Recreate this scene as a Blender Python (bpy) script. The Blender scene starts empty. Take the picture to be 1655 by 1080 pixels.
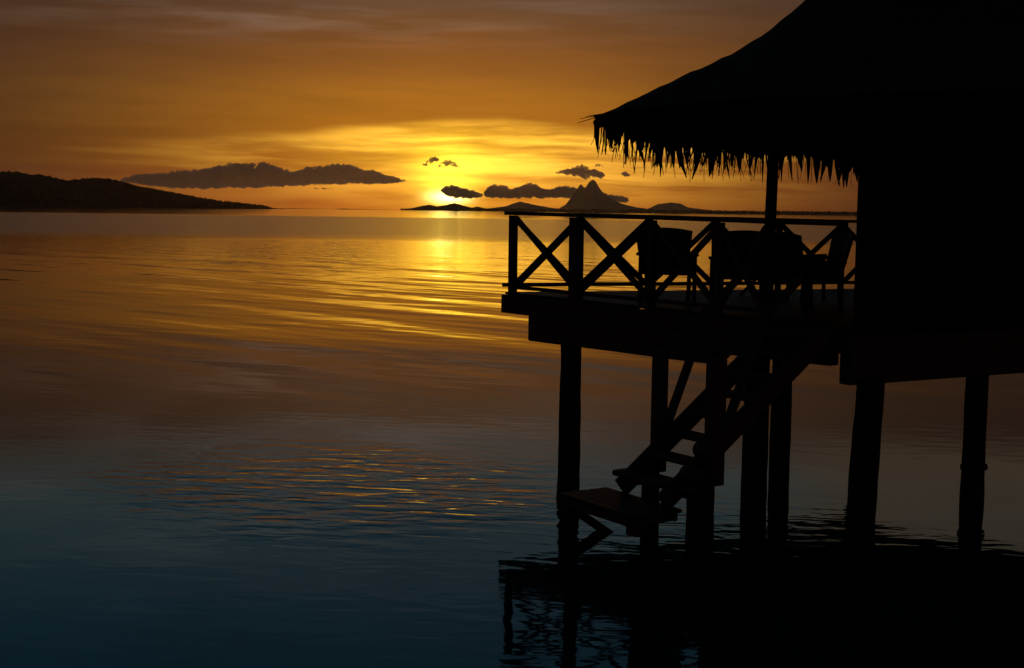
import bpy, bmesh, math, random
from mathutils import Vector, Matrix, noise as mnoise

# ------------------------------------------------------------------ camera
S = bpy.context.scene
COL = S.collection
EYE = 3.3                      # eye height over the lagoon, metres
PITCH, ROLL = math.atan(199.0 / 2100.0), 0.0123
cam_d = bpy.data.cameras.new('camera')
cam = bpy.data.objects.new('camera', cam_d)
COL.objects.link(cam)
cam_d.sensor_width = 36.0
cam_d.lens = 36.0 * 2100.0 / 1655.0
cam_d.clip_start, cam_d.clip_end = 0.1, 200000.0
CAM_M = (Matrix.Translation((0, 0, EYE)) @ Matrix.Rotation(math.radians(90) - PITCH, 4, 'X')
         @ Matrix.Rotation(ROLL, 4, 'Z'))
cam.matrix_world = CAM_M
S.camera = cam

# ------------------------------------------------------------------ world, sun, exposure
SUN_AZ, SUN_EL = -86.0 / 2100.0, 29.5 / 2100.0       # behind the small cloud over the far ridge
world = bpy.data.worlds.new('World')
S.world = world
world.use_nodes = True


class NT:
    """small helper to write node trees"""
    def __init__(self, tree):
        self.t = tree
        tree.nodes.clear()

    def n(self, typ, **kw):
        nd = self.t.nodes.new(typ)
        for k, v in kw.items():
            setattr(nd, k, v)
        return nd

    def put(self, sock, v):
        if isinstance(v, bpy.types.NodeSocket):
            self.t.links.new(v, sock)
        else:
            sock.default_value = v

    def m(self, op, a, b=0.0, c=0.0, clamp=False):
        nd = self.n('ShaderNodeMath', operation=op)
        nd.use_clamp = clamp
        for s, v in zip(nd.inputs, (a, b, c)):
            self.put(s, v)
        return nd.outputs[0]

    def vec(self, x, y, z=0.0):
        nd = self.n('ShaderNodeCombineXYZ')
        for s, v in zip(nd.inputs, (x, y, z)):
            self.put(s, v)
        return nd.outputs[0]

    def sep(self, v):
        nd = self.n('ShaderNodeSeparateXYZ')
        self.put(nd.inputs[0], v)
        return nd.outputs

    def noise(self, v, scale=1.0, detail=3.0, rough=0.5, dist=0.0):
        nd = self.n('ShaderNodeTexNoise')
        self.put(nd.inputs['Vector'], v)
        self.put(nd.inputs['Scale'], scale)
        self.put(nd.inputs['Detail'], detail)
        self.put(nd.inputs['Roughness'], rough)
        self.put(nd.inputs['Distortion'], dist)
        return nd.outputs['Fac']

    def step(self, v, lo, hi, a=0.0, b=1.0):
        nd = self.n('ShaderNodeMapRange', interpolation_type='SMOOTHSTEP')
        self.put(nd.inputs['Value'], v)
        for k, x in (('From Min', lo), ('From Max', hi), ('To Min', a), ('To Max', b)):
            self.put(nd.inputs[k], x)
        return nd.outputs[0]

    def ramp(self, fac, stops, interp='LINEAR'):
        nd = self.n('ShaderNodeValToRGB')
        cr = nd.color_ramp
        cr.interpolation = interp
        while len(cr.elements) < len(stops):
            cr.elements.new(0.5)
        for e, (p, c) in zip(cr.elements, stops):
            e.position = p
            e.color = tuple(c) + (1.0,)
        self.put(nd.inputs[0], fac)
        return nd.outputs[0]

    def mix(self, fac, a, b, blend='MIX'):
        nd = self.n('ShaderNodeMix', data_type='RGBA', blend_type=blend)
        self.put(nd.inputs[0], fac)
        for s, v in ((nd.inputs[6], a), (nd.inputs[7], b)):
            self.put(s, v if isinstance(v, bpy.types.NodeSocket) else tuple(v) + (1.0,))
        return nd.outputs[2]

    def scale(self, col, f):
        nd = self.n('ShaderNodeVectorMath', operation='SCALE')
        self.put(nd.inputs[0], col if isinstance(col, bpy.types.NodeSocket) else tuple(col))
        self.put(nd.inputs['Scale'], f)
        return nd.outputs[0]

    def add(self, a, b):
        nd = self.n('ShaderNodeVectorMath', operation='ADD')
        self.put(nd.inputs[0], a)
        self.put(nd.inputs[1], b)
        return nd.outputs[0]

    def gauss(self, x, c, w):
        q = self.m('DIVIDE', self.m('SUBTRACT', x, c), w)
        return self.m('EXPONENT', self.m('MULTIPLY', self.m('MULTIPLY', q, q), -1.0))


W = NT(world.node_tree)
direction = W.n('ShaderNodeTexCoord').outputs['Generated']
dx, dy, dz = W.sep(direction)
K = 2100.0                                         # unit: 1/2100 rad
AZ = W.m('MULTIPLY', W.m('ARCTAN2', dx, dy), K)
G = W.m('MULTIPLY', W.m('ARCSINE', dz), K)
GA = W.m('ABSOLUTE', G)
SAZ, SG = -107.0, 20.0              # where the light spills out below that cloud
# western sky: amber near the horizon, grey brown above, blue overhead
west = W.ramp(W.m('DIVIDE', GA, 1500.0), [
    (0.0, (0.40, 0.085, 0.003)), (0.035, (0.42, 0.105, 0.003)), (0.085, (0.44, 0.150, 0.006)), (0.12, (0.42, 0.148, 0.009)),
    (0.145, (0.29, 0.096, 0.011)), (0.175, (0.205, 0.068, 0.013)), (0.20, (0.140, 0.056, 0.020)), (0.222, (0.104, 0.062, 0.040)), (0.242, (0.130, 0.112, 0.096)),
    (0.277, (0.088, 0.120, 0.122)), (0.33, (0.038, 0.100, 0.124)), (0.41, (0.016, 0.078, 0.120)), (0.50, (0.009, 0.066, 0.108)), (1.0, (0.004, 0.028, 0.050))])
east = W.ramp(W.m('DIVIDE', GA, 1500.0), [
    (0.0, (0.135, 0.046, 0.028)), (0.18, (0.115, 0.040, 0.026)), (0.28, (0.075, 0.040, 0.032)), (0.45, (0.030, 0.032, 0.032)), (1.0, (0.012, 0.018, 0.022))])
side = W.step(W.m('ABSOLUTE', W.m('ADD', AZ, 60.0)), 1100.0, 2800.0, 0.30, 1.0)
high = W.step(GA, 310.0, 450.0)
lit = W.m('MAXIMUM', W.gauss(AZ, -100.0, 510.0), W.m('MULTIPLY', high, W.step(W.m('ABSOLUTE', AZ), 2600.0, 1200.0)))
sky = W.mix(lit, W.scale(east, side), west)
# a brown veil of high cloud to the north west
veil = W.m('MULTIPLY', W.m('MULTIPLY', W.step(GA, 320.0, 380.0), W.step(GA, 640.0, 480.0)), W.m('MULTIPLY', W.step(AZ, 330.0, 600.0), 0.75))
sky = W.mix(veil, sky, (0.135, 0.092, 0.052))
# thin streaky cloud lit from below
warp = W.noise(W.vec(W.m('DIVIDE', AZ, 420.0), W.m('DIVIDE', GA, 110.0), 3.1), 1.0, 3.0)
GW = W.m('ADD', GA, W.m('MULTIPLY', W.m('SUBTRACT', warp, 0.5), 40.0))
streak = W.noise(W.vec(W.m('DIVIDE', AZ, 210.0), W.m('DIVIDE', GW, 17.0), 7.7), 1.0, 5.0, 0.55)
streak2 = W.noise(W.vec(W.m('DIVIDE', AZ, 90.0), W.m('DIVIDE', GW, 9.0), 1.7), 1.0, 4.0, 0.55)
streak3 = W.noise(W.vec(W.m('DIVIDE', AZ, 300.0), W.m('DIVIDE', GW, 24.0), 21.4), 1.0, 5.0, 0.55)
sky = W.scale(sky, W.m('ADD', 0.90, W.m('MULTIPLY', W.m('SUBTRACT', streak, 0.5), 0.55)))
# glow of the hidden sun in the cloud layer, cut off along the layer's upper edge
edge = W.m('ADD', 132.0, W.m('MULTIPLY', W.m('ABSOLUTE', W.m('ADD', AZ, 20.0)), -0.075))
edge = W.m('ADD', edge, W.m('MULTIPLY', W.m('SUBTRACT', warp, 0.5), 46.0))
inside = W.step(GA, W.m('ADD', edge, 20.0), W.m('SUBTRACT', edge, 4.0))
glow = W.m('MULTIPLY', W.m('MULTIPLY', W.gauss(AZ, -40.0, 345.0), W.gauss(GA, 90.0, 64.0)), inside)
glow = W.m('MULTIPLY', glow, W.m('ADD', 0.10, W.m('MULTIPLY', W.step(streak3, 0.36, 0.66), 1.25)))
sky = W.add(sky, W.scale((1.28, 0.71, 0.070), glow))
glow_b = W.m('MULTIPLY', W.m('MULTIPLY', W.gauss(AZ, SAZ + 10, 150.0), W.gauss(GA, 78.0, 62.0)), W.m('ADD', 0.10, W.m('MULTIPLY', streak2, 1.6)))
sky = W.add(sky, W.scale((0.55, 0.36, 0.012), W.m('MULTIPLY', glow_b, inside)))
low = W.m('MULTIPLY', W.gauss(AZ, SAZ, 330.0), W.gauss(GA, 10.0, 55.0))
sky = W.add(sky, W.scale((0.20, 0.030, 0.000), low))
core = W.m('MULTIPLY', W.gauss(AZ, SAZ, 44.0), W.gauss(GA, SG + 28, 46.0))
sky = W.add(sky, W.scale((1.5, 1.10, 0.06), W.m('MULTIPLY', core, W.m('ADD', 0.55, W.m('MULTIPLY', streak2, 0.9)))))
hot = W.m('MULTIPLY', W.gauss(AZ, SAZ + 3.0, 27.0), W.gauss(GA, SG + 1.0, 9.0))
sky = W.add(sky, W.scale((6.0, 4.6, 1.5), hot))
# grey cirrus high up
cir = W.noise(W.vec(W.m('DIVIDE', AZ, 260.0), W.m('DIVIDE', GW, 26.0), 12.3), 1.0, 4.0, 0.5)
cm = W.m('MULTIPLY', W.step(cir, 0.40, 0.70), W.m('MULTIPLY', W.step(GA, 235.0, 300.0), W.gauss(AZ, -310.0, 420.0)))
cm = W.m('MULTIPLY', cm, W.step(GA, 700.0, 420.0))
sky = W.add(sky, W.scale((0.085, 0.068, 0.056), cm))
# the clear dusk sky itself
nish = W.n('ShaderNodeTexSky')
nish.sky_type = 'NISHITA'
nish.sun_disc = False
nish.sun_elevation = SUN_EL
nish.sun_rotation = SUN_AZ
nish.altitude = 0.0
nish.dust_density = 2.0
bg_n = W.n('ShaderNodeBackground')
W.put(bg_n.inputs[0], nish.outputs[0])
bg_n.inputs[1].default_value = 0.05
bg_c = W.n('ShaderNodeBackground')
W.put(bg_c.inputs[0], sky)
bg_c.inputs[1].default_value = 1.0
NISH_MIX = 0.12                                    # share of clear sky between the cloud sheets
mixs = W.n('ShaderNodeMixShader')
mixs.inputs[0].default_value = 1.0 - NISH_MIX
W.put(mixs.inputs[1], bg_n.outputs[0])
W.put(mixs.inputs[2], bg_c.outputs[0])
wo = W.n('ShaderNodeOutputWorld')
W.put(wo.inputs['Surface'], mixs.outputs[0])

sun_d = bpy.data.lights.new('sun', 'SUN')
sun_d.energy = 0.12
sun_d.angle = math.radians(0.25)
sun_d.color = (1.0, 0.42, 0.13)
sun = bpy.data.objects.new('sun', sun_d)
COL.objects.link(sun)
sd = Vector((math.sin(SUN_AZ) * math.cos(SUN_EL), math.cos(SUN_AZ) * math.cos(SUN_EL), math.sin(SUN_EL)))
sun.rotation_euler = sd.to_track_quat('Z', 'Y').to_euler()
sun.location = (0, 0, 60)

S.view_settings.view_transform = 'Standard'
S.view_settings.look = 'None'
S.view_settings.exposure = 0.0
S.view_settings.gamma = 1.0
try:
    S.cycles.use_denoising = True
    S.cycles.max_bounces = 6
    S.cycles.volume_bounces = 2
except Exception:
    pass

# ------------------------------------------------------------------ helpers
RNG = random.Random(7)


def pt(px, py, d):
    """point at forward distance d seen at photo pixel (px, py)"""
    r = CAM_M.to_3x3() @ Vector(((px - 827.5) / 2100.0, (540.0 - py) / 2100.0, -1.0))
    return Vector((0, 0, EYE)) + r * (d / r.y)


def link(name, me, mat=None, parent=None):
    o = bpy.data.objects.new(name, me)
    COL.objects.link(o)
    if mat:
        me.materials.append(mat)
    if parent:
        o.parent = parent
    return o


def build(name, bm, mat, parent=None, smooth=False, origin=None):
    bmesh.ops.recalc_face_normals(bm, faces=bm.faces)
    if origin is not None:
        bmesh.ops.translate(bm, verts=bm.verts, vec=-Vector(origin))
    me = bpy.data.meshes.new(name)
    bm.to_mesh(me)
    bm.free()
    if smooth:
        for p in me.polygons:
            p.use_smooth = True
    o = link(name, me, mat, parent)
    if origin is not None:
        o.location = origin
    return o


def empty(name, loc=(0, 0, 0), rz=0.0):
    o = bpy.data.objects.new(name, None)
    COL.objects.link(o)
    o.location = loc
    o.rotation_euler = (0, 0, rz)
    o.empty_display_size = 0.2
    return o


def tag(o, label=None, cat=None, group=None, kind=None):
    if label:
        o['label'] = label
    if cat:
        o['category'] = cat
    if group:
        o['group'] = group
    if kind:
        o['kind'] = kind
    return o


def beam(bm, a, b, w, h, up=(0, 0, 1), bev=0.006, wob=0.0):
    """squared timber from a to b, w wide and h high, edges eased"""
    a, b = Vector(a), Vector(b)
    ax = (b - a).normalized()
    up = Vector(up)
    if abs(ax.dot(up)) > 0.98:
        up = Vector((0.56, -0.83, 0))
    side = ax.cross(up).normalized()
    up = side.cross(ax).normalized()
    bev = min(bev, w * 0.3, h * 0.3)
    prof = [(-w/2 + bev, -h/2), (w/2 - bev, -h/2), (w/2, -h/2 + bev), (w/2, h/2 - bev),
            (w/2 - bev, h/2), (-w/2 + bev, h/2), (-w/2, h/2 - bev), (-w/2, -h/2 + bev)]
    n = max(1, int((b - a).length / 0.5)) if wob else 1
    rings = []
    for i in range(n + 1):
        c = a.lerp(b, i / n)
        if wob:
            c = c + side * RNG.uniform(-wob, wob) + up * RNG.uniform(-wob, wob)
        rings.append([bm.verts.new(c + side * x + up * y) for x, y in prof])
    for r0, r1 in zip(rings, rings[1:]):
        for i in range(8):
            bm.faces.new((r0[i], r0[(i + 1) % 8], r1[(i + 1) % 8], r1[i]))
    bm.faces.new(rings[0][::-1])
    bm.faces.new(rings[-1])


def post(bm, a, b, ra, rb, seg=14, wob=0.012):
    """round rough timber from a to b"""
    a, b = Vector(a), Vector(b)
    ax = (b - a).normalized()
    s = ax.cross(Vector((0, 1, 0.01))).normalized()
    t = ax.cross(s)
    n = max(2, int((b - a).length / 0.18))
    rings = []
    ph = RNG.uniform(0, 99)
    for i in range(n + 1):
        f = i / n
        c = a.lerp(b, f)
        r = ra + (rb - ra) * f
        ring = []
        for k in range(seg):
            an = 2 * math.pi * k / seg
            q = r + wob * mnoise.noise(Vector((math.cos(an) * 1.3 + ph, math.sin(an) * 1.3, f * n * 0.6)))
            ring.append(bm.verts.new(c + s * math.cos(an) * q + t * math.sin(an) * q))
        rings.append(ring)
    for r0, r1 in zip(rings, rings[1:]):
        for k in range(seg):
            bm.faces.new((r0[k], r0[(k + 1) % seg], r1[(k + 1) % seg], r1[k]))
    bm.faces.new(rings[0][::-1])
    bm.faces.new(rings[-1])


def prism(bm, pts, z0, z1):
    """vertical prism; pts are (x, y) or (x, y, z offset)"""
    lo = [bm.verts.new((p[0], p[1], z0 + (p[2] if len(p) > 2 else 0))) for p in pts]
    hi = [bm.verts.new((p[0], p[1], z1 + (p[2] if len(p) > 2 else 0))) for p in pts]
    n = len(pts)
    for i in range(n):
        bm.faces.new((lo[i], lo[(i + 1) % n], hi[(i + 1) % n], hi[i]))
    bm.faces.new(lo[::-1])
    bm.faces.new(hi)


# ------------------------------------------------------------------ materials
def new_mat(name):
    m = bpy.data.materials.new(name)
    m.use_nodes = True
    N = NT(m.node_tree)
    p = N.n('ShaderNodeBsdfPrincipled')
    out = N.n('ShaderNodeOutputMaterial')
    N.put(out.inputs['Surface'], p.outputs[0])
    return m, N, p, out


def bump(N, p, height, dist, strength=1.0):
    b = N.n('ShaderNodeBump')
    b.inputs['Strength'].default_value = strength
    b.inputs['Distance'].default_value = dist
    N.put(b.inputs['Height'], height)
    N.put(p.inputs['Normal'], b.outputs[0])


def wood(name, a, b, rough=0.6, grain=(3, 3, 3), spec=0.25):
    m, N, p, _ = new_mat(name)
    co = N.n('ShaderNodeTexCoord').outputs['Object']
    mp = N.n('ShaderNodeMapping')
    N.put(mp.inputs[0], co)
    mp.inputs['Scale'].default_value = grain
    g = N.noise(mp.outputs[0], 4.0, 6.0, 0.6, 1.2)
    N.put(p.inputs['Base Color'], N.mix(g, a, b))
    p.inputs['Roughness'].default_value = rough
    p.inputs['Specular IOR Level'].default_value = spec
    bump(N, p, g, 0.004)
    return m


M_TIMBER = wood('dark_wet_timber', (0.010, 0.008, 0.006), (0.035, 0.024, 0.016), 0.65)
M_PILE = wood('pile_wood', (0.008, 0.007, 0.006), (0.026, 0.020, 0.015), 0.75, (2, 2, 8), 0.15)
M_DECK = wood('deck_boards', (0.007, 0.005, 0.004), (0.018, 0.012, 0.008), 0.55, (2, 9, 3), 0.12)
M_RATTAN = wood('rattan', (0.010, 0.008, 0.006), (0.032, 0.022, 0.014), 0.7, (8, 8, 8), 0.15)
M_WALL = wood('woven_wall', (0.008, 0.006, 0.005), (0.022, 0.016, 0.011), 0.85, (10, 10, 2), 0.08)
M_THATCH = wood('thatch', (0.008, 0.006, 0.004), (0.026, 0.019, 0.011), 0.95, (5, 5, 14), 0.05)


def land_mat(name, a, b, sc):
    m, N, p, _ = new_mat(name)
    co = N.n('ShaderNodeTexCoord').outputs['Object']
    g = N.noise(co, sc, 6.0, 0.65)
    N.put(p.inputs['Base Color'], N.mix(g, a, b))
    p.inputs['Roughness'].default_value = 1.0
    p.inputs['Specular IOR Level'].default_value = 0.0
    return m


M_FOREST = land_mat('island_forest', (0.004, 0.005, 0.002), (0.012, 0.012, 0.005), 0.02)
M_ROCK = land_mat('far_rock', (0.17, 0.13, 0.10), (0.26, 0.19, 0.15), 0.004)

# lagoon water: real slopes in metres, calm lanes and wind-ruffled patches
m, N, p, _ = new_mat('lagoon_water')
M_WATER = m
co = N.n('ShaderNodeTexCoord').outputs['Object']
X, Y, _z = N.sep(co)


def rot(ang, sx, sy, seed, wx=0.0):
    """coordinates along (u) and across (v) a crest direction, divided by the crest length and spacing"""
    c, s = math.cos(ang), math.sin(ang)
    uu = N.m('ADD', N.m('MULTIPLY', X, c), N.m('MULTIPLY', Y, s))
    vv = N.m('ADD', N.m('MULTIPLY', X, -s), N.m('MULTIPLY', Y, c))
    return N.vec(N.m('DIVIDE', uu, sx), N.m('DIVIDE', vv, sy), seed)


def ell(cx, cy, rx, ry, ang):
    c, s = math.cos(ang), math.sin(ang)
    x0, y0 = N.m('SUBTRACT', X, cx), N.m('SUBTRACT', Y, cy)
    uu = N.m('DIVIDE', N.m('ADD', N.m('MULTIPLY', x0, c), N.m('MULTIPLY', y0, s)), rx)
    vv = N.m('DIVIDE', N.m('ADD', N.m('MULTIPLY', x0, -s), N.m('MULTIPLY', y0, c)), ry)
    return N.m('SQRT', N.m('ADD', N.m('MULTIPLY', uu, uu), N.m('MULTIPLY', vv, vv)))


swell = N.noise(rot(math.radians(-44), 16.0, 3.4, 1.0), 1.0, 2.0, 0.4)
swell2 = N.noise(rot(math.radians(-20), 5.0, 1.3, 5.0), 1.0, 2.0, 0.5)
ripple = N.noise(rot(math.radians(-5), 0.62, 0.24, 9.0), 1.0, 2.0, 0.45, 0.35)
fine = N.noise(rot(math.radians(6), 0.42, 0.13, 4.0), 1.0, 2.0, 0.5)
wig = N.m('MULTIPLY', N.m('SUBTRACT', N.noise(rot(0.0, 2.3, 2.3, 8.0), 1.0, 3.0), 0.5), 1.3)
patch = N.step(N.m('ADD', ell(-1.9, 15.3, 3.5, 2.5, math.radians(-41)), wig), 1.25, 0.25)
patch = N.m('MAXIMUM', patch, N.m('MULTIPLY', N.step(N.m('ADD', ell(1.6, 13.6, 3.2, 1.6, math.radians(-10)), wig), 1.3, 0.3), 0.30))
patch = N.m('MAXIMUM', patch, N.m('MULTIPLY', N.step(N.m('ADD', ell(0.5, 10.6, 2.0, 1.7, 0.0), wig), 1.3, 0.4), 0.09))
# wind-ruffled belt across the lagoon far out
belt_n = N.noise(rot(0.0, 900.0, 90.0, 3.0), 1.0, 3.0)
YB = N.m('ADD', Y, N.m('MULTIPLY', N.m('SUBTRACT', belt_n, 0.5), 120.0))
belt = N.m('MULTIPLY', N.step(YB, 140.0, 185.0), N.step(YB, 640.0, 480.0))
chop = N.noise(rot(0.1, 2.4, 0.8, 2.0), 1.0, 2.0, 0.5)
swell_on = N.m('MULTIPLY', N.step(Y, 21.0, 34.0), N.step(Y, 110.0, 60.0))
near_on = N.step(Y, 27.0, 18.0)
h = N.m('MULTIPLY', swell, N.m('ADD', 0.006, N.m('MULTIPLY', swell_on, 0.12)))
h = N.m('ADD', h, N.m('MULTIPLY', swell2, N.m('ADD', 0.0025, N.m('MULTIPLY', swell_on, 0.012))))
h = N.m('ADD', h, N.m('MULTIPLY', ripple, N.m('ADD', N.m('MULTIPLY', near_on, 0.0014), N.m('MULTIPLY', patch, 0.024))))
h = N.m('ADD', h, N.m('MULTIPLY', fine, N.m('ADD', 0.0003, N.m('MULTIPLY', patch, 0.0010))))
far_on = N.step(Y, 45.0, 110.0)
h = N.m('ADD', h, N.m('MULTIPLY', chop, N.m('ADD', N.m('MULTIPLY', belt, 0.12), N.m('MULTIPLY', far_on, 0.016))))
bump(N, p, h, 1.0)
p.inputs['Base Color'].default_value = (0.001, 0.012, 0.020, 1)
N.put(p.inputs['Roughness'], N.m('ADD', 0.03, N.m('MULTIPLY', belt, 0.12)))
p.inputs['IOR'].default_value = 1.40
p.inputs['Specular IOR Level'].default_value = 0.5

# ------------------------------------------------------------------ the lagoon and the far shores
bm = bmesh.new()
for q in ((-9000, -300, 0), (9000, -300, 0), (9000, 14000, 0), (-9000, 14000, 0)):
    bm.verts.new(q)
bm.faces.new(list(bm.verts))
tag(build('lagoon_water', bm, M_WATER), kind='structure')


def lerp_prof(prof, x):
    if x <= prof[0][0]:
        return prof[0][1]
    for (x0, y0), (x1, y1) in zip(prof, prof[1:]):
        if x <= x1:
            f = (x - x0) / (x1 - x0)
            return y0 + (y1 - y0) * f
    return prof[-1][1]


def hor(px):
    return 341.0 + ROLL * (px - 827.5)


def ridge(name, prof, d, depth, mat, rough=0.06, nx=160, ny=14, seed=0):
    """land whose crest runs along profile [(photo x, photo y)], at distance d"""
    bm = bmesh.new()
    x0, x1 = prof[0][0], prof[-1][0]
    rows = []
    for j in range(ny + 1):
        g = j / ny * 2 - 1
        row = []
        for i in range(nx + 1):
            px = x0 + (x1 - x0) * i / nx
            hgt = max(0.0, (hor(px) - lerp_prof(prof, px)) / 2100.0 * d)
            shape = max(0.0, 1 - abs(g) ** 1.5)
            if j not in (0, ny):
                wx = (px - 827.5) / 2100.0 * d
                nz = mnoise.fractal(Vector((wx / depth * 5.0, g * 3.0, seed)), 0.9, 2.1, 6)
                hgt = hgt * shape * (1 + rough * 4 * nz * (1 - shape) + rough * nz) + hgt * rough * 0.6 * mnoise.noise(Vector((wx / depth * 31.0, g, seed)))
            else:
                hgt = 0.0
            row.append(bm.verts.new(((px - 827.5) / 2100.0 * d, d + g * depth / 2, max(0.0, hgt) - 0.3)))
        rows.append(row)
    for r0, r1 in zip(rows, rows[1:]):
        for i in range(nx):
            bm.faces.new((r0[i], r0[i + 1], r1[i + 1], r1[i]))
    o = build(name, bm, mat, smooth=True)
    tag(o, kind='structure')
    return o


P_LEFT = [(-420, 268), (-260, 256), (-120, 272), (-40, 279), (0, 281), (22, 279), (45, 284), (70, 285), (100, 293), (120, 296), (140, 291),
          (165, 290), (185, 293), (215, 302), (255, 309), (300, 318), (340, 325), (380, 330), (408, 333), (426, 336.2)]
ridge('near_hill', P_LEFT, 4200.0, 1300.0, M_FOREST, 0.05, 220, 20, 3)
ridge('far_mountain', [(880, 341), (900, 337), (912, 330), (918, 322), (924, 312), (929, 306), (933, 301), (936, 299), (939, 302), (942, 304), (945, 301), (948, 295.5), (951, 293), (954, 291.5), (957, 292.5), (960, 297),
                       (963, 302), (968, 308), (975, 315), (984, 320.5), (996, 326), (1010, 331), (1025, 335), (1045, 337), (1060, 329),
                       (1080, 327), (1094, 329), (1106, 335), (1140, 339), (1200, 343)], 12600.0, 1500.0, M_ROCK, 0.07, 420, 20, 11)
ridge('far_hill', [(760, 340), (790, 336), (815, 333), (828, 328), (838, 325.5), (852, 328.5), (868, 332), (885, 335), (910, 338), (940, 341)],
      11500.0, 900.0, M_ROCK, 0.06, 120, 12, 5)
ridge('middle_hill', [(640, 339.5), (665, 335.5), (680, 332), (692, 330), (704, 333), (718, 331), (732, 327.5), (744, 331), (760, 335), (770, 333), (782, 336),
                      (800, 338.5), (830, 341)], 9000.0, 700.0, M_FOREST, 0.06, 150, 12, 8)
ridge('low_islet', [(425, 336.5), (470, 335.8), (540, 337.2), (556, 336), (562, 337), (640, 338.5), (720, 338), (800, 338), (880, 338.2), (960, 339), (1040, 339.5),
                    (1120, 340.5), (1200, 341.2), (1280, 342), (1360, 343), (1440, 343.5), (1560, 344), (1700, 346), (1900, 348)], 7800.0, 300.0, M_FOREST, 0.05, 300, 8, 21)


def forest(name, prof, d, depth, n, size, mat, seed):
    """tree crowns too far off to count, standing all over a ridge"""
    r = random.Random(seed)
    bm = bmesh.new()
    x0, x1 = prof[0][0], prof[-1][0]
    for _ in range(n):
        px = r.uniform(x0, x1)
        g = r.uniform(-0.95, 0.25)
        hgt = max(0.0, (hor(px) - lerp_prof(prof, px)) / 2100.0 * d) * max(0.0, 1 - abs(g) ** 1.5)
        s = size * r.uniform(0.5, 1.25)
        c = Vector(((px - 827.5) / 2100.0 * d, d + g * depth / 2, hgt + s * 0.15))
        top = bm.verts.new(c + Vector((r.uniform(-.3, .3) * s, 0, s * r.uniform(0.7, 1.1))))
        ring = []
        for k in range(6):
            a = k / 6 * 6.283 + r.uniform(-.3, .3)
            q = s * r.uniform(0.5, 0.85)
            ring.append(bm.verts.new(c + Vector((math.cos(a) * q, math.sin(a) * q, s * r.uniform(0.0, 0.45)))))
        bot = bm.verts.new(c - Vector((0, 0, s * 0.3)))
        for k in range(6):
            bm.faces.new((ring[k], ring[(k + 1) % 6], top))
            bm.faces.new((ring[(k + 1) % 6], ring[k], bot))
    tag(build(name, bm, mat), kind='stuff')


forest('hillside_forest', P_LEFT, 4200.0, 1300.0, 9000, 7.5, M_FOREST, 5)
forest('islet_forest', [(650, 338.6), (800, 338.4), (880, 338.8), (960, 339.4), (1040, 340), (1120, 341), (1200, 342), (1360, 343.5), (1700, 346.5)], 7780.0, 300.0, 2600, 9.0, M_FOREST, 6)

# ------------------------------------------------------------------ clouds low over the horizon
mc, N, p, out = new_mat('cloud_vapour')
M_CLOUD = mc
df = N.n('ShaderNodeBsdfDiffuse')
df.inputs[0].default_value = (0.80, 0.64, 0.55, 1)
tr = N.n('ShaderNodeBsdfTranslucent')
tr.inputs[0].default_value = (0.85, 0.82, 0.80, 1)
ms = N.n('ShaderNodeMixShader')
ms.inputs[0].default_value = 0.35
N.put(ms.inputs[1], df.outputs[0])
N.put(ms.inputs[2], tr.outputs[0])
CLOUD_SKIN = 0.14
# vapour thins out towards the limb of every puff and in ragged holes
lw = N.n('ShaderNodeLayerWeight')
lw.inputs['Blend'].default_value = 0.5
cpos = N.n('ShaderNodeTexCoord').outputs['Object']
thin = N.noise(cpos, 0.011, 5.0, 0.6)
depth = N.m('ADD', N.m('SUBTRACT', 1.0, lw.outputs['Facing']), N.m('MULTIPLY', N.m('SUBTRACT', thin, 0.5), 0.9))
dens = N.step(depth, 0.25, 0.95, 0.0, CLOUD_SKIN)
ct = N.n('ShaderNodeBsdfTransparent')
mt2 = N.n('ShaderNodeMixShader')
N.put(mt2.inputs[0], dens)
N.put(mt2.inputs[1], ct.outputs[0])
N.put(mt2.inputs[2], ms.outputs[0])
N.put(out.inputs['Surface'], mt2.outputs[0])
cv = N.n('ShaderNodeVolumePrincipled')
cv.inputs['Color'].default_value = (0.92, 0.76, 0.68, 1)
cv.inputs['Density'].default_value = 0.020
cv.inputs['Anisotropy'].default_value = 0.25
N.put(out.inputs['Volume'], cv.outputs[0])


_b = bmesh.new()
bmesh.ops.create_icosphere(_b, subdivisions=2, radius=1.0)
ICO_V = [v.co.copy() for v in _b.verts]
ICO_F = [[v.index for v in f.verts] for f in _b.faces]
_b.free()


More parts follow.
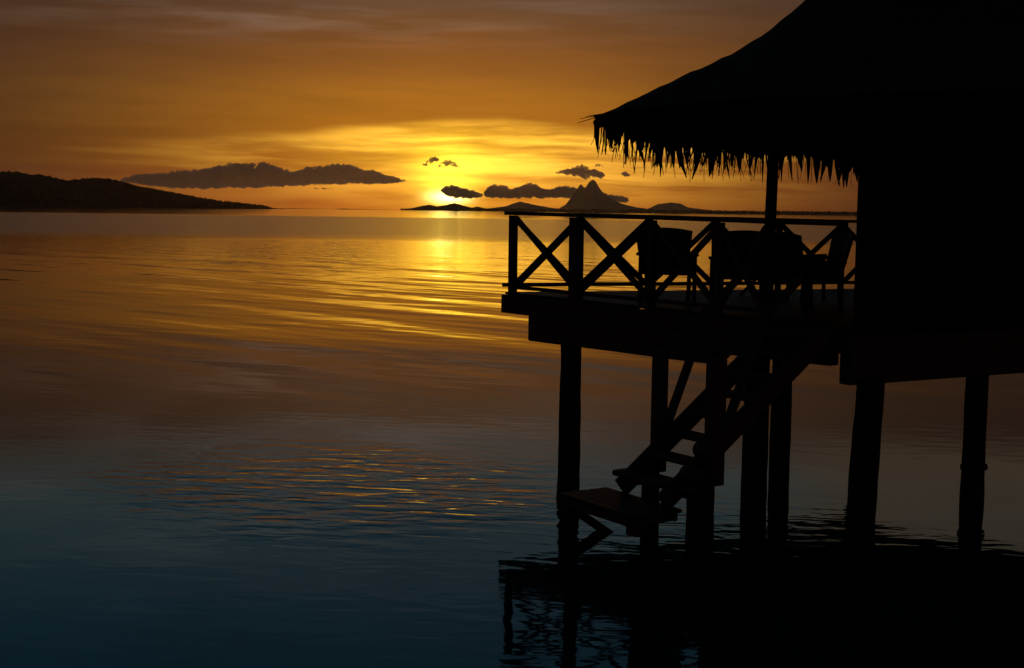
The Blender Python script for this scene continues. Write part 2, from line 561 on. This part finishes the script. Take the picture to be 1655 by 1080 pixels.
def cloud(prof, d, label, seed, voxel=17.0, puff=(3.0, 9.0), dens=1.0, ragged=1.0):
    """prof: [(photo x, top y, bottom y)]; heaped vapour made of many merged puffs"""
    r = random.Random(seed)
    k = d / 2100.0
    x0, x1 = prof[0][0], prof[-1][0]
    top = [(q[0], q[1]) for q in prof]
    bot = [(q[0], q[2]) for q in prof]
    area = sum((b[0] - a[0]) * ((a[2] - a[1]) + (b[2] - b[1])) / 2 for a, b in zip(prof, prof[1:]))
    puffs = []

    def add(px, py, s, th):
        puffs.append((Vector(((px - 827.5) * k, d + r.uniform(-1, 1) * th * k * 0.9, (hor(px) - py) * k)), s * k))

    for _ in range(int(area * 0.10 * dens) + 6):
        px = r.uniform(x0, x1)
        t, b = lerp_prof(top, px), lerp_prof(bot, px)
        th = max(1.0, b - t)
        q = max(0.7, min(r.uniform(*puff), th * 0.5))
        add(px, t + q + (th - 2 * q) * r.random() if th > 2 * q else (t + b) / 2, q, th)
    for _ in range(int((x1 - x0) * 0.9 * dens) + 6):          # small billows along the crown
        px = r.uniform(x0, x1)
        t, b = lerp_prof(top, px), lerp_prof(bot, px)
        q = max(0.6, min(r.uniform(puff[0] * 0.30, puff[1] * 0.42), (b - t) * 0.5))
        add(px, t + q * r.uniform(0.2, 1.3), q, b - t)
    cx = (x0 + x1) / 2
    org = Vector(((cx - 827.5) * k, d, (hor(cx) - prof[len(prof) // 2][2]) * k))
    vs, fs = [], []
    for c, q in puffs:
        o0 = len(vs)
        ex = r.uniform(1.0, 1.45)
        vs.extend([(c.x - org.x + v.x * q * ex, c.y - org.y + v.y * q * 1.2, c.z - org.z + v.z * q) for v in ICO_V])
        fs.extend([[i + o0 for i in f] for f in ICO_F])
    me = bpy.data.meshes.new('cloud')
    me.from_pydata(vs, [], fs)
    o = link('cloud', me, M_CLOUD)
    o.location = org
    rm = o.modifiers.new('merge', 'REMESH')
    rm.mode = 'VOXEL'
    rm.voxel_size = voxel
    rm.use_smooth_shade = True
    for sc, st in ((120.0, 70.0), (50.0, 50.0)):
        tx = bpy.data.textures.new('billow', 'CLOUDS')
        tx.noise_scale = sc
        tx.noise_depth = 2
        dm = o.modifiers.new('billow', 'DISPLACE')
        dm.texture = tx
        dm.texture_coords = 'GLOBAL'
        dm.strength = st * ragged
        dm.mid_level = 0.5
    tag(o, label, 'cloud')
    return o


D_CL = 26000.0
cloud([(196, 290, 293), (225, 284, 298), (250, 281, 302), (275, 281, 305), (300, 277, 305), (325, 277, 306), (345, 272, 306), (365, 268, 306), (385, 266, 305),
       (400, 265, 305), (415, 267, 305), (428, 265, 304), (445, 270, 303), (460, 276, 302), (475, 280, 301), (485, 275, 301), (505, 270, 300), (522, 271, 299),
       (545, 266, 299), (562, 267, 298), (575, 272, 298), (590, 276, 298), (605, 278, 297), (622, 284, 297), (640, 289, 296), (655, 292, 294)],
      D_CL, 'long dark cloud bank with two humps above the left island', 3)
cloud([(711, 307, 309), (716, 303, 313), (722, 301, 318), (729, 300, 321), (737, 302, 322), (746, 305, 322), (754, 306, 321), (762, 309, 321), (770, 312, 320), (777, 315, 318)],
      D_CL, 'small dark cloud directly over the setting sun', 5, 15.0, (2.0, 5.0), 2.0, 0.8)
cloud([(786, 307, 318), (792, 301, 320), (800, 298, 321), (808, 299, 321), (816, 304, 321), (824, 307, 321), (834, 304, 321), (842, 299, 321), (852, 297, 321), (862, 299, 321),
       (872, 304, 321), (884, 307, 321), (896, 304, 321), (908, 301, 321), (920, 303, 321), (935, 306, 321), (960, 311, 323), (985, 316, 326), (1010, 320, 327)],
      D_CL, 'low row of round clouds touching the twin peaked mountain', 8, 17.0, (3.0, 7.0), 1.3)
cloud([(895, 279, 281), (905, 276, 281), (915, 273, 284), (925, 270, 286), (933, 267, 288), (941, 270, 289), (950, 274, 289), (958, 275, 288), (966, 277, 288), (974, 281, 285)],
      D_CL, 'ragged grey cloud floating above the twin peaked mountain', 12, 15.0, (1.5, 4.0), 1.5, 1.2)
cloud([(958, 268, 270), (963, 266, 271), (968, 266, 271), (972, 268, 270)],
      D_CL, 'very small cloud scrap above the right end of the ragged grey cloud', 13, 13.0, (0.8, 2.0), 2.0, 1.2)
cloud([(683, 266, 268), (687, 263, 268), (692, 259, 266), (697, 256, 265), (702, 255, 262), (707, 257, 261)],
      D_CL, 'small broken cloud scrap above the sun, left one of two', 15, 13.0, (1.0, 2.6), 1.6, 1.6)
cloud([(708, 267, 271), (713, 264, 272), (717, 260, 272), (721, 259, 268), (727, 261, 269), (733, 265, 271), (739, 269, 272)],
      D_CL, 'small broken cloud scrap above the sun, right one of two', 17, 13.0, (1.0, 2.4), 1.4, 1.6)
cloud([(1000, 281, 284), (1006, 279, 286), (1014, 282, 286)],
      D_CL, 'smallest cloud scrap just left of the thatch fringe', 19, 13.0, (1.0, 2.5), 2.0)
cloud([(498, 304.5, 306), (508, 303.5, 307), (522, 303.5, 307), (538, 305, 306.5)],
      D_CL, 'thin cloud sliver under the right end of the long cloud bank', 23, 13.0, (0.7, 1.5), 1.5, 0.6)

# ------------------------------------------------------------------ plan of the deck
Z = 2.14
Lp = Vector((0.0, 18.6))
VD = Vector((0.654, -0.756))            # along the near edge, towards the house
UD = Vector((0.874, 0.485))             # along the far edge
A = Lp + VD * 5.75
B = Lp + UD * 6.65
NO = Vector((-0.756, -0.654))           # outwards from the near edge


def dz_at(x, y):
    """the old deck has settled a little towards the house"""
    return Z - 0.0145 * x - 0.0035 * (18.6 - y)


def near(s, off=0.0):
    return Lp + VD * s + NO * off


def far(s, off=0.0):
    return Lp + UD * s + Vector((-UD.y, UD.x)) * off


def on(p2, h=0.0):
    return Vector((p2.x, p2.y, dz_at(p2.x, p2.y) + h))


deck = tag(empty('wooden_deck', (Lp.x, Lp.y, 0)), 'dark triangular timber deck on stout piles beside the thatched bungalow', 'deck')


def under(root, name, bm, mat, smooth=False):
    o = build(name, bm, mat, None, smooth)
    o.parent = root
    o.matrix_parent_inverse = Matrix.Translation(-root.location)
    return o


# boards run parallel to the far edge, one mesh
bm = bmesh.new()
k_end = int(5.75 / 0.14) + 2
for i in range(k_end):
    s0 = -0.03 + i * 0.14
    a0 = near(s0, 0.072)
    f = min(1.0, max(0.0, s0 / 5.75))
    b0 = Vector((B.x, B.y)).lerp(A, f) + UD * 0.15
    if (b0 - a0).length < 0.4:
        b0 = a0 + UD * 0.4
    beam(bm, on(a0, -0.016), on(b0, -0.016), 0.132, 0.032, bev=0.004)
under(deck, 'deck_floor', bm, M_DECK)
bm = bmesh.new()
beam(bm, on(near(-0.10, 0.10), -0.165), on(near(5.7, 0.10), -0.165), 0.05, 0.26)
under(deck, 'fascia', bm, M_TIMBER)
bm = bmesh.new()
beam(bm, on(far(0.02, 0.10), -0.155), on(far(6.6, 0.10), -0.155), 0.05, 0.24)
under(deck, 'fascia', bm, M_TIMBER)
bm = bmesh.new()
beam(bm, Vector((*near(0.80, 0.30), 1.71)), Vector((*near(4.05, 0.30), 1.70)), 0.20, 0.36, bev=0.02, wob=0.004)
beam(bm, Vector((*near(4.05, 0.28), 1.79)), Vector((*near(5.70, 0.28), 1.80)), 0.18, 0.28, bev=0.02)
under(deck, 'edge_beam', bm, M_TIMBER)
bm = bmesh.new()
beam(bm, Vector((*near(1.1, -1.5), 1.78)), Vector((*near(5.6, -1.5), 1.78)), 0.18, 0.26, bev=0.02, wob=0.004)
under(deck, 'joist', bm, M_TIMBER)
bm = bmesh.new()
beam(bm, Vector((*near(5.45, 0.10), 1.77)), Vector((*B, 1.77)), 0.16, 0.24, bev=0.02)
under(deck, 'joist', bm, M_TIMBER)


def pile(root, x, y, r, top, lean=(0, 0), name='pile'):
    bm = bmesh.new()
    post(bm, (x + lean[0], y + lean[1], -0.85), (x, y, top), r * 1.08, r * 0.96)
    return under(root, name, bm, M_PILE, True)


q = near(1.26, 0.02)
pile(deck, q.x, q.y, 0.145, 1.72)
q4 = near(4.48, 0.05)
pile(deck, q4.x, q4.y, 0.152, 1.70)
pile(deck, 3.44, 16.4, 0.130, 1.86)

# roof post standing on the deck
bm = bmesh.new()
qa, qb = near(4.55), near(4.55)
post(bm, on(qa), Vector((qb.x + 0.03, qb.y, 4.85)), 0.068, 0.066, 12, 0.004)
under(deck, 'roof_post', bm, M_PILE, True)


# ------------------------------------------------------------------ railings
def bay(root, p0, p1, off3, h0=0.12, h1=1.06):
    for k, (za, zb) in enumerate(((h0, h1), (h1, h0))):
        bm = bmesh.new()
        o3 = off3 * (0.022 if k else -0.022)
        beam(bm, on(p0, za) + o3, on(p1, zb) + o3, 0.04, 0.085, bev=0.008)
        under(root, 'cross_brace', bm, M_TIMBER)


RH = 1.125
rail_f = tag(empty('deck_railing', on(far(3.4))), 'dark timber railing with crossed braces along the seaward edge of the deck', 'railing')
posts_f = [0.0, 1.12, 2.35, 3.61, 4.90, 6.25]
nf = Vector((-UD.y, UD.x, 0))
for i, s in enumerate(posts_f):
    bm = bmesh.new()
    beam(bm, on(far(s), -0.20), on(far(s), RH - 0.03), 0.105 if i == 0 else 0.085, 0.105 if i == 0 else 0.085, up=(*UD, 0), bev=0.01)
    under(rail_f, 'rail_post', bm, M_TIMBER)
for a, b in zip(posts_f, posts_f[1:]):
    bay(rail_f, far(a + 0.04), far(b - 0.04), nf)
bay(rail_f, far(6.29), far(7.5), nf)
bm = bmesh.new()
beam(bm, on(far(-0.12), RH), on(far(7.0), RH), 0.11, 0.05, wob=0.003)
under(rail_f, 'top_rail', bm, M_TIMBER)
bm = bmesh.new()
beam(bm, on(far(-0.16), 0.105), on(far(7.0), 0.105), 0.05, 0.055, wob=0.002)
under(rail_f, 'bottom_rail', bm, M_TIMBER)

rail_n = tag(empty('deck_railing', on(near(2.4))), 'dark timber railing with crossed braces along the near edge, ending at the stairs', 'railing')
posts_n = [1.37, 2.70, 3.81]
nn = Vector((NO.x, NO.y, 0))
for i, s in enumerate(posts_n):
    bm = bmesh.new()
    w = 0.155 if i == 0 else 0.10
    beam(bm, on(near(s, 0.06 if i == 0 else 0.0), -0.12), on(near(s, 0.06 if i == 0 else 0.0), RH - 0.028), w, w, up=(*VD, 0), bev=0.012)
    under(rail_n, 'rail_post', bm, M_TIMBER)
for a, b in zip([0.06] + posts_n, posts_n + [4.52]):
    bay(rail_n, near(a + 0.03), near(b - 0.03), nn)
bm = bmesh.new()
beam(bm, on(near(0.05), RH + 0.004), on(near(5.60), RH + 0.002), 0.10, 0.05, wob=0.003)
under(rail_n, 'top_rail', bm, M_TIMBER)
bm = bmesh.new()
beam(bm, on(near(0.06), 0.075), on(near(4.52), 0.085), 0.05, 0.05, wob=0.002)
under(rail_n, 'bottom_rail', bm, M_TIMBER)

# ------------------------------------------------------------------ stairs down to the water
US, VS = Vector((0.86, 0.51)), Vector((0.56, -0.828))
st0 = Vector((1.13, 13.50))               # left end of the lowest step
stair = tag(empty('staircase', (st0.x, st0.y, 0)), 'steep open timber stairs with handrails leading from the deck down to the water', 'stairs')
RISE, RUN, WID = 0.200, 0.262, 0.90


def sp(u, v, z):
    q = st0 + US * u + VS * v
    return Vector((q.x, q.y, z))


for k in range(8):
    bm = bmesh.new()
    z = 0.60 + RISE * k
    v0, v1 = (0.10, WID) if k == 0 else (0.26, WID - 0.03)
    beam(bm, sp(RUN * k, v0, z), sp(RUN * k, v1, z), 0.30 if k == 0 else 0.24, 0.055 if k else 0.06, bev=0.015)
    if k == 0:
        beam(bm, sp(0.02, 0.15, z - 0.075), sp(0.02, 0.30, z - 0.075), 0.2, 0.085, bev=0.02)
    under(stair, 'step', bm, M_TIMBER)
for v, u0 in ((0.22, -0.12), (WID + 0.02, -0.15)):
    bm = bmesh.new()
    s = RISE / RUN
    beam(bm, sp(u0, v, 0.55 + u0 * s), sp(1.95, v, 0.55 + 1.95 * s), 0.06, 0.215, bev=0.012)
    under(stair, 'stringer', bm, M_TIMBER)
nl = pt(1066, 640, 13.45)
nr = pt(1157, 640, 12.80)
for q, hz in ((nl, 0.068), (nr, 0.080)):
    bm = bmesh.new()
    beam(bm, (q.x, q.y, 0.60), (q.x, q.y, 1.86), hz * 2, hz * 2, up=(*US, 0), bev=0.015)
    under(stair, 'newel_post', bm, M_TIMBER)
for q, r, tp in ((pt(1050, 840, 13.3), 0.095, 0.66), (pt(1131, 850, 12.75), 0.142, 0.70)):
    pile(stair, q.x, q.y, r, tp)
for q, ln in ((nl, 1.25), (nr, 1.10)):
    bm = bmesh.new()
    a = Vector((q.x, q.y, 1.82))
    e = a + Vector((US.x, US.y, RISE / RUN)) * ln
    beam(bm, a - Vector((US.x, US.y, RISE / RUN)) * 0.06, e, 0.055, 0.085, bev=0.015)
    under(stair, 'handrail', bm, M_TIMBER)
    bm = bmesh.new()
    lo = Vector((q.x, q.y, 0.88)) + Vector((US.x, US.y, 0)) * 0.02
    beam(bm, lo, lo + Vector((US.x * 0.60, US.y * 0.60, 1.42)), 0.05, 0.115, up=(*VS, 0), bev=0.012)
    under(stair, 'diagonal_brace', bm, M_TIMBER)
# the round ends of the right-hand stringer
bm = bmesh.new()
for py, px, r in ((728, 1138, 0.075), (770, 1118, 0.10), (792, 1112, 0.09)):
    c = pt(px, py, 12.72)
    post(bm, c - Vector((VS.x, VS.y, 0)) * 0.09, c + Vector((VS.x, VS.y, 0)) * 0.09, r, r, 14, 0.006)
under(stair, 'scroll_end', bm, M_TIMBER, True)

# landing platform just over the water
lc = pt(904, 804, 13.12)
lc = Vector((lc.x, lc.y))
landing = tag(empty('landing_platform', (lc.x, lc.y, 0)), 'small low plank platform just above the water at the foot of the stairs', 'platform')


def lp(u, v, z):
    q = lc + US * u + VS * v
    return Vector((q.x, q.y, z))


bm = bmesh.new()
for i in range(5):
    u = 0.06 + i * 0.122
    beam(bm, lp(u, -0.02, 0.405), lp(u, 1.17, 0.405), 0.115, 0.035, bev=0.006)
under(landing, 'platform_boards', bm, M_DECK)
bm = bmesh.new()
beam(bm, lp(0.03, 0.03, 0.342), lp(0.03, 1.13, 0.342), 0.05, 0.085, bev=0.008)
beam(bm, lp(0.56, 0.03, 0.342), lp(0.56, 1.13, 0.342), 0.05, 0.085, bev=0.008)
beam(bm, lp(0.05, 1.09, 0.342), lp(0.55, 1.09, 0.342), 0.05, 0.085, bev=0.008)
beam(bm, lp(0.01, 1.12, 0.29), lp(0.16, 1.12, 0.29), 0.10, 0.14, bev=0.01)
under(landing, 'platform_frame', bm, M_TIMBER)
bm = bmesh.new()
b1 = pt(986, 864, 13.25)
beam(bm, pt(915, 815, 13.22), b1 + (b1 - pt(915, 815, 13.22)) * 0.6, 0.09, 0.115, up=(0, -1, 0.2), bev=0.012)
under(landing, 'diagonal_brace', bm, M_TIMBER)
pile(landing, lp(0.10, 0.02, 0).x, lp(0.10, 0.02, 0).y, 0.075, 0.33)

# ------------------------------------------------------------------ the bungalow
A0 = Vector((3.70, 13.95))
FW = Vector((0.874, 0.485))
C1 = A0 + FW * 4.9
C2 = Vector((8.9, 17.2))
C3 = Vector((5.62, 19.6))
house = tag(empty('overwater_bungalow', (A0.x, A0.y, 0)), 'dark bungalow on piles over the lagoon under a steep shaggy thatched roof', 'bungalow')
plan = [A0, C1, C2, C3]
for a, b in zip(plan, plan[1:] + plan[:1]):
    bm = bmesh.new()
    dirn = (b - a).normalized()
    nrm = Vector((dirn.y, -dirn.x))
    n = max(2, int((b - a).length / 0.22))
    wid = (b - a).length / n
    for i in range(n):                       # upright boards
        c = a + dirn * (wid * (i + 0.5)) + nrm * (0.004 * (i % 2))
        beam(bm, (c.x, c.y, 2.02), (c.x, c.y, 4.95), wid * 0.985, 0.06, up=(nrm.x, nrm.y, 0), bev=0.008)
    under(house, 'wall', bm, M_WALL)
for a, b in zip(plan, plan[1:] + plan[:1]):
    bm = bmesh.new()
    dirn = (b - a).normalized()
    e = 0.12 if a is A0 or b is A0 else 0.05
    beam(bm, (*(a - dirn * e), 1.745), (*(b + dirn * 0.02), 1.745), 0.18, 0.53, bev=0.015)
    under(house, 'floor_beam', bm, M_TIMBER)
bm = bmesh.new()
prism(bm, [(v.x, v.y) for v in plan], 1.86, 2.0)
under(house, 'floor', bm, M_DECK)
q = pt(1407, 625, 13.95)
qb = pt(1387, 880, 13.92)
pile(house, q.x, q.y, 0.155, 1.55, lean=(-0.085, 0))
q = pt(1580, 605, 14.95)
pl = pile(house, q.x, q.y, 0.130, 1.62)
for sx in (-1, 1):
    bm = bmesh.new()
    post(bm, pt(1574 + sx * 12, 755, 14.95), pt(1574 + sx * 21, 755, 14.95), 0.045, 0.035, 10, 0.006)
    build('bolt_end', bm, M_TIMBER, pl, True)
q = A0 + FW * 4.6
pile(house, q.x, q.y, 0.135, 1.62)
pile(house, 5.16, 18.6, 0.125, 1.62)
pile(house, 8.5, 17.1, 0.135, 1.62)

# roof: sweeping thatch, eave polygon to apex
ZE = 4.48
EAVE = [Vector(v) for v in ((0.99, 16.5), (2.0, 18.55), (3.6, 20.75), (6.6, 23.35), (9.2, 24.9), (12.2, 24.6), (14.6, 21.6), (14.2, 17.2),
                            (11.4, 13.9), (8.0, 12.3), (4.8, 12.2), (2.5, 13.45), (1.25, 15.3))]
APEX = Vector((7.6, 19.4))
PROFILE = [(0, 0), (0.05, 0.15), (0.172, 0.55), (0.291, 0.92), (0.373, 1.28), (0.4576, 1.76), (0.60, 2.85), (0.80, 4.5), (1.0, 6.1)]
dense = []
for i, v in enumerate(EAVE):
    w = EAVE[(i + 1) % len(EAVE)]
    n = max(2, int((w - v).length / 0.12))
    for k in range(n):
        dense.append(v.lerp(w, k / n))
nD = len(dense)
roof_root = None
bm = bmesh.new()
rows = []
NR = 46
for j in range(NR + 1):
    r = j / NR
    row = []
    for i, v in enumerate(dense):
        q = v.lerp(APEX, r * 0.985)
        z = ZE + lerp_prof(PROFILE, r)
        sh = mnoise.noise(Vector((q.x * 3.1, q.y * 3.1, z * 1.3))) * 0.018 + mnoise.noise(Vector((q.x * 9, q.y * 9, z * 7))) * 0.008
        lay = 0.012 * ((j % 3) == 0)
        row.append(bm.verts.new((q.x, q.y, z + sh + lay)))
    rows.append(row)
for r0, r1 in zip(rows, rows[1:]):
    for i in range(nD):
        k = (i + 1) % nD
        bm.faces.new((r0[i], r0[k], r1[k], r1[i]))
bm.faces.new(rows[-1])
inner = []
for j in range(0, NR + 1, 6):
    r = 0.012 + j / NR * 0.96
    inner.append([bm.verts.new((*v.lerp(APEX, r), ZE - 0.11 + lerp_prof(PROFILE, max(0, r - 0.012)))) for v in dense])
for i in range(nD):
    k = (i + 1) % nD
    bm.faces.new((rows[0][k], rows[0][i], inner[0][i], inner[0][k]))
for r0, r1 in zip(inner, inner[1:]):
    for i in range(nD):
        k = (i + 1) % nD
        bm.faces.new((r0[k], r0[i], r1[i], r1[k]))
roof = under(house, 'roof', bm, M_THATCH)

# hanging fringe of split palm leaves all round the eave
bm = bmesh.new()
rf = random.Random(11)


def strand(p, d3, length, w, bend):
    """a tapering leaf strip hanging from p, with thickness"""
    side = Vector((d3.y, -d3.x, 0))
    n = 4
    last = None
    for k in range(n + 1):
        f = k / n
        c = p + Vector((0, 0, -length * f)) + d3 * (bend[0] * f * f) + side * (bend[1] * f * f)
        ww = w * (1 - 0.86 * f ** 2.6)
        ring = [bm.verts.new(c + d3 * (ww / 2)), bm.verts.new(c + side * 0.004), bm.verts.new(c - d3 * (ww / 2)), bm.verts.new(c - side * 0.004)]
        if last:
            for q in range(4):
                bm.faces.new((last[q], last[(q + 1) % 4], ring[(q + 1) % 4], ring[q]))
        last = ring
    bm.faces.new(last)


acc = 0.0
for i, v in enumerate(dense):
    w = dense[(i + 1) % nD]
    e = (w - v)
    t3 = Vector((e.x, e.y, 0)).normalized()
    inw = (APEX - v).normalized()
    fall = min(1.0, 0.18 + (v - EAVE[0]).length / 1.5)       # shorter where the layers start at the tip
    clump = 0.5 + 0.5 * mnoise.noise(Vector((v.x * 2.1, v.y * 2.1, 0)))
    for k in range(7):
        b = v + e * rf.random() + inw * rf.uniform(-0.01, 0.18)
        ln = (0.13 + 0.12 * rf.random() + 0.09 * clump) * fall
        strand(Vector((b.x, b.y, ZE + rf.uniform(-0.06, 0.02))), (t3 + Vector((rf.uniform(-.5, .5), rf.uniform(-.5, .5), 0))).normalized(), ln, rf.uniform(0.05, 0.12),
               (rf.gauss(0, 0.03), rf.gauss(0, 0.03)))
    for k in range(6):
        if rf.random() < 0.26 + 0.50 * clump:
            b = v + e * rf.random() + inw * rf.uniform(-0.01, 0.15)
            ln = (rf.uniform(0.36, 0.64) + 0.12 * clump * rf.random()) * (0.5 + 0.5 * fall)
            strand(Vector((b.x, b.y, ZE - 0.02)), (t3 + Vector((rf.uniform(-.6, .6), rf.uniform(-.6, .6), 0))).normalized(), ln, rf.choice((0.02, 0.03, 0.045, 0.06, 0.10, 0.14)) * (0.4 + 0.6 * fall),
                   (rf.gauss(0, 0.06), rf.gauss(0, 0.05)))
o = build('thatch_fringe', bm, M_THATCH)
o.parent = roof

# a few loose stalks at the tip of the eave
bm = bmesh.new()
tip = Vector((0.99, 16.5, ZE + 0.05))
for dx_, dz_ in ((-0.17, -0.01), (-0.10, 0.02), (-0.20, -0.06)):
    post(bm, tip + Vector((0.28, 0.10, 0.03)), tip + Vector((dx_, -0.02, dz_ - 0.06)), 0.010, 0.003, 6, 0.0)
o = build('loose_stalk', bm, M_THATCH)
o.parent = roof


# ------------------------------------------------------------------ furniture on the deck
def slab(w, d, h, bev=0.015, taper=0.0, sub=None):
    bm = bmesh.new()
    beam(bm, (0, -d / 2, 0), (0, d / 2, 0), w, h, bev=bev)
    return bm


def make_chair():
    root = empty('deck_armchair')
    bm = bmesh.new()
    beam(bm, (0, -0.27, 0.40), (0, 0.27, 0.40), 0.62, 0.07, bev=0.02)
    build('seat', bm, M_RATTAN, root)
    bm = bmesh.new()                                        # broad, slightly fanned back
    n, mrows = 8, 5
    grid = {}
    for sgn in (0, 1):
        for j in range(mrows + 1):
            f = j / mrows
            half = 0.31 + 0.07 * f
            for i in range(n + 1):
                x = (i / n * 2 - 1)
                crown = 0.04 * (1 - x * x) * (f > 0.99)
                grid[sgn, i, j] = bm.verts.new((x * half, 0.26 + 0.13 * f + 0.05 * (1 - x * x) + 0.05 * sgn, 0.40 + 0.56 * f + crown))
    for j in range(mrows):
        for i in range(n):
            bm.faces.new((grid[0, i, j], grid[0, i + 1, j], grid[0, i + 1, j + 1], grid[0, i, j + 1]))
            bm.faces.new((grid[1, i + 1, j], grid[1, i, j], grid[1, i, j + 1], grid[1, i + 1, j + 1]))
    for i in range(n):
        bm.faces.new((grid[0, i, mrows], grid[0, i + 1, mrows], grid[1, i + 1, mrows], grid[1, i, mrows]))
        bm.faces.new((grid[1, i, 0], grid[1, i + 1, 0], grid[0, i + 1, 0], grid[0, i, 0]))
    for j in range(mrows):
        bm.faces.new((grid[1, 0, j], grid[0, 0, j], grid[0, 0, j + 1], grid[1, 0, j + 1]))
        bm.faces.new((grid[0, n, j], grid[1, n, j], grid[1, n, j + 1], grid[0, n, j + 1]))
    build('backrest', bm, M_RATTAN, root)
    for sx in (-1, 1):
        bm = bmesh.new()
        beam(bm, (sx * 0.34, -0.30, 0.62), (sx * 0.35, 0.30, 0.64), 0.07, 0.045, bev=0.015)
        build('armrest', bm, M_RATTAN, root)
        for y, tz in ((-0.25, 0.60), (0.25, 0.60)):
            bm = bmesh.new()
            post(bm, (sx * 0.325, y * 1.08, 0.0), (sx * 0.33, y, tz), 0.030, 0.028, 8, 0.002)
            build('leg', bm, M_RATTAN, root, True)
        bm = bmesh.new()                                    # woven side panel under the arm
        beam(bm, (sx * 0.33, -0.22, 0.51), (sx * 0.33, 0.26, 0.51), 0.02, 0.17, bev=0.004)
        build('side_panel', bm, M_RATTAN, root)
    return root


def copy_tree(o, parent=None):
    c = o.copy()
    COL.objects.link(c)
    if parent:
        c.parent = parent
    for ch in o.children:
        copy_tree(ch, c)
    return c


proto = make_chair()
GRP = 'armchairs on the deck'
spots = [(1078, 17.6, 164, 'dark deck armchair on its own, nearest the crossed open end of the railing'),
         (1194, 16.9, 178, 'dark deck armchair standing just left of the roof post'),
         (1306, 16.6, 112, 'dark deck armchair standing just right of the roof post'),
         (1314, 18.3, 276, 'dark deck armchair seen side on, closest to the house wall, back turned to it')]
for i, (px, d, deg, lab) in enumerate(spots):
    o = proto if i == 0 else copy_tree(proto)
    x = (px - 827.5) / 2100.0 * d
    o.location = (x, d, dz_at(x, d) + 0.001)
    o.rotation_euler = (0, 0, math.radians(deg))
    tag(o, lab, 'armchair', GRP)

tb = tag(empty('side_table', (3.62, 19.1, dz_at(3.62, 19.1) + 0.001)), 'small dark round table on the deck behind the armchairs', 'table')
bm = bmesh.new()
post(bm, (0, 0, 0.43), (0, 0, 0.47), 0.36, 0.36, 28, 0.0)
build('table_top', bm, M_TIMBER, tb)
for k in range(3):
    a = k * 2.094 + 0.4
    bm = bmesh.new()
    post(bm, (math.cos(a) * 0.30, math.sin(a) * 0.30, 0), (math.cos(a + 2.6) * 0.2, math.sin(a + 2.6) * 0.2, 0.43), 0.025, 0.025, 8, 0.002)
    build('leg', bm, M_TIMBER, tb, True)

# ------------------------------------------------------------------ sea air
HAZE = True
if HAZE:
    mh = bpy.data.materials.new('sea_haze')
    mh.use_nodes = True
    H = NT(mh.node_tree)
    pv = H.n('ShaderNodeVolumePrincipled')
    pv.inputs['Color'].default_value = (0.94, 0.84, 0.74, 1)
    pv.inputs['Density'].default_value = 1.7e-5
    pv.inputs['Anisotropy'].default_value = 0.8
    ho = H.n('ShaderNodeOutputMaterial')
    H.put(ho.inputs['Volume'], pv.outputs[0])
    bm = bmesh.new()
    prism(bm, [(-9600, -500), (9600, -500), (9600, 14600), (-9600, 14600)], -2.0, 420.0)
    tag(build('haze', bm, mh), kind='stuff')
